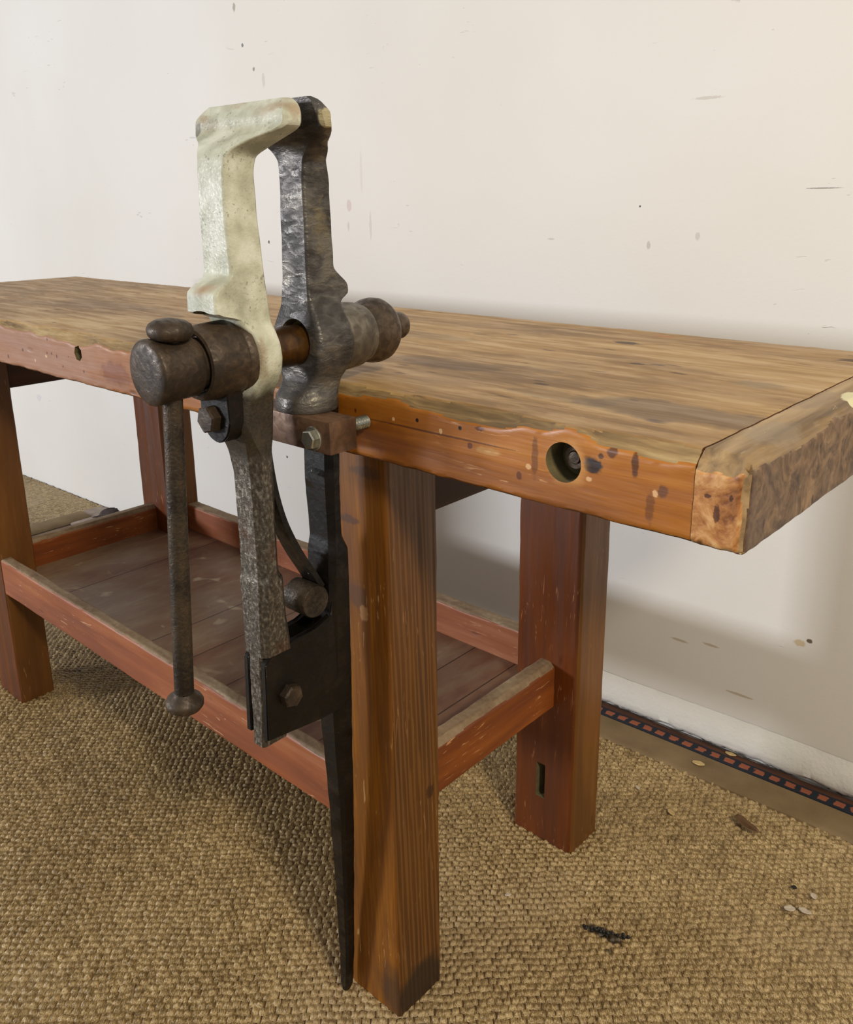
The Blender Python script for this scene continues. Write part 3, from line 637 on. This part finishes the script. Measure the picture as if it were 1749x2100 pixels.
# leaf spring
path = [(-.0905,.775),(-.0885,.750),(-.0845,.722),(-.0775,.694),(-.0680,.670),(-.0560,.646),(-.0430,.624),(-.0330,.606)]
bm = bmesh.new(); g = []
P = [Vector((0,a,b)) for a, b in path]
def crv(t):
    k = min(int(t), len(P)-2); f = t-k; p0 = P[max(k-1,0)]; p1 = P[k]; p2 = P[k+1]; p3 = P[min(k+2,len(P)-1)]
    return .5*((2*p1)+(p2-p0)*f+(2*p0-5*p1+4*p2-p3)*f*f+(3*p1-p0-3*p2+p3)*f**3)
for k in range(43):
    t = k/42*(len(P)-1-1e-6); p = crv(t); q = (crv(min(t+.02,len(P)-1-1e-6))-crv(max(t-.02,0))).normalized(); nrm = Vector((0,-q.z,q.y))
    w = .0100+.003*(k/42); th = .0030
    g.append([bm.verts.new((VX+sx*w, (p+nrm*s*th).y, (p+nrm*s*th).z)) for sx, s in ((-1,-1),(-1,1),(1,1),(1,-1))])
for a, b in zip(g, g[1:]):
    for k in range(4): bm.faces.new((a[k],b[k],b[(k+1)%4],a[(k+1)%4]))
bm.faces.new(g[0]); bm.faces.new(g[-1]); from_bm('leaf_spring', bm, M_black, vise, 40)
# screw with hub, collar, nut
A0 = Vector((VX,-.207,.8605)); AX = Vector((0,.327,.0070)).normalized()
def at(y): return A0 + AX*((y+.207)/AX.y)
def ax(name, prof, mat, parent, n=56): return cyl_obj(name, A0, AX, [(y+.207, r) for y, r in prof], mat, parent, n)
scr = ax('screw', [(-.125,.0200),(.05,.0200)], M_screw, vise)
ax('screw_hub', [(-.2078,0),(-.2077,.014),(-.2072,.0225),(-.2062,.0262),(-.2048,.0283),(-.2032,.0291),(-.1998,.0291),(-.1985,.0283),(-.190,.0280),(-.1645,.0276),(-.1628,.0262),(-.1615,.0235),(-.120,.0235)], M_hub, scr)
ax('collar', [(-.152,.0262),(-.1592,.0272),(-.1602,.0290),(-.1592,.0318),(-.1560,.0334),(-.148,.0346),(-.124,.0354),(-.1222,.0346),(-.1216,.0352),(-.1180,.0366),(-.1145,.0368),(-.113,.03)], M_hub, vise)
ax('nut_box', [(.0025,.0335),(.004,.0352),(.012,.0350),(.026,.0342),(.033,.0336),(.036,.0318),(.044,.0302)], M_nut, vise)
ax('nut_cap', [(.034,.0298),(.043,.0300),(.050,.0318),(.058,.0340),(.065,.0345),(.072,.0334),(.078,.0298),(.083,.0240),(.0855,.0180),(.0875,.0155),(.094,.0150),(.105,.0148),(.1095,.0130),(.1120,.0090),(.1128,0)], M_hub, vise)
# lug plate hanging under the collar
bm = bmesh.new(); prof = [(VX-.0215,.838)]+[(VX-.0215*math.cos(a), .808-.0225*math.sin(a)) for a in np.linspace(0,PI,15)]+[(VX+.0215,.838)]
A = [bm.verts.new((x,-.1415,z)) for x, z in prof]; B = [bm.verts.new((x,-.1235,z)) for x, z in prof]; n = len(prof)
bm.faces.new(A); bm.faces.new(B)
for k in range(n): bm.faces.new((A[k],A[(k+1)%n],B[(k+1)%n],B[k]))
bmesh.ops.bevel(bm, geom=list(bm.edges), offset=.0014, segments=2, affect='EDGES')
lug = from_bm('lug_plate', bm, M_black, vise, 35)
hexbolt('bolt', (VX-.003,-.1415,.8085), (0,-1,0), .0135, .0095, M_hub, lug, phase=.25)
# handle
ht = Vector((-.4345,-.1835,.8885)); hb = Vector((-.4575,-.1905,.5330)); hd = (hb-ht)
hl = hd.length
hn = cyl_obj('handle', ht, hd, [(-.004,.0085),(.02,.0088),(.10,.0088),(.2,.0092),(hl*.75,.0094),(hl+.002,.0094)], M_hand, vise, 32)
cyl_obj('handle_knob', ht, -hd, [(-.0015,.012),(0,.0165),(.003,.0190),(.008,.0198),(.012,.0180),(.0150,.0135),(.0165,.007),(.0168,0)], M_hub, hn, 40)
cyl_obj('handle_knob', hb, hd, [(-.008,.0095),(-.004,.0125),(-.001,.0168),(.002,.0184),(.006,.0184),(.0095,.0160),(.0115,.010),(.012,0)], M_hub, hn, 40)
# mounting block
bm = bmesh.new(); box_bm(bm, (-.505,-.375), (-.060,-.0250), (.7665,.7985), .0013, 2); blk = from_bm('mounting_block', bm, M_block, vise, 35)
for x in (-.399,-.481):
    hexbolt('bolt', (x,-.060,.7795), (0,-1,0), .0098, .0065, M_zinc, blk, washer=.0122, phase=.2)
    prof = [(0,.0052)]
    for k in range(9): prof += [(.0012+k*.0036,.0052),(.003+k*.0036,.0068)]
    cyl_obj('bolt_thread', (x+.012,-.0255,.787), (0,1,0), [q for q in prof if q[0] < .0256]+[(.0256,.005)], M_zinc, blk, 24)

# ------------------------------------------------------------------ lights
def area(name, loc, aim, size, energy, col, sy=None):
    l = bpy.data.lights.new(name, 'AREA'); l.energy = energy; l.color = col; l.size = size
    if sy: l.shape = 'RECTANGLE'; l.size_y = sy
    o = bpy.data.objects.new(name, l); COL.objects.link(o); o.location = loc
    o.rotation_euler = (Vector(aim)-Vector(loc)).to_track_quat('-Z','Y').to_euler(); return o
area('window_light', (-5.2,-5.2,1.5), (-.8,.3,.6), 1.1, 310, (.90,.93,1.0), .8)
area('ceiling_lamp', (1.9,-.9,2.5), (-.3,.3,.2), .35, 52, (1.0,.88,.68))
w = bpy.data.worlds.new('World'); SC.world = w; w.use_nodes = True
w.node_tree.nodes['Background'].inputs[0].default_value = (1,.985,.96,1); w.node_tree.nodes['Background'].inputs[1].default_value = .38

# ------------------------------------------------------------------ camera
cam = bpy.data.cameras.new('camera'); co = bpy.data.objects.new('camera', cam); COL.objects.link(co); SC.camera = co
yaw, pit, rol = math.radians(42.6969), math.radians(-15.9031), math.radians(-.8554)
F = Vector((-math.sin(yaw)*math.cos(pit), math.cos(yaw)*math.cos(pit), math.sin(pit)))
R = Vector((math.cos(yaw), math.sin(yaw), 0)); U = R.cross(F)
R2 = R*math.cos(rol)+U*math.sin(rol); U2 = -R*math.sin(rol)+U*math.cos(rol)
mw = Matrix((R2, U2, -F)).transposed().to_4x4(); mw.translation = Vector((.2209,-.5845,.9988)); co.matrix_world = mw
cam.sensor_fit = 'HORIZONTAL'; cam.sensor_width = 36; cam.lens = 36*1777.2162/1749
cam.shift_x = (874.5-855.4659)/1749; cam.shift_y = (917.5161-1050)/1749; cam.clip_start = .02
SC.view_settings.view_transform = 'Standard'; SC.view_settings.look = 'None'; SC.view_settings.gamma = 1; SC.view_settings.exposure = .1
SC.view_settings.use_curve_mapping = False
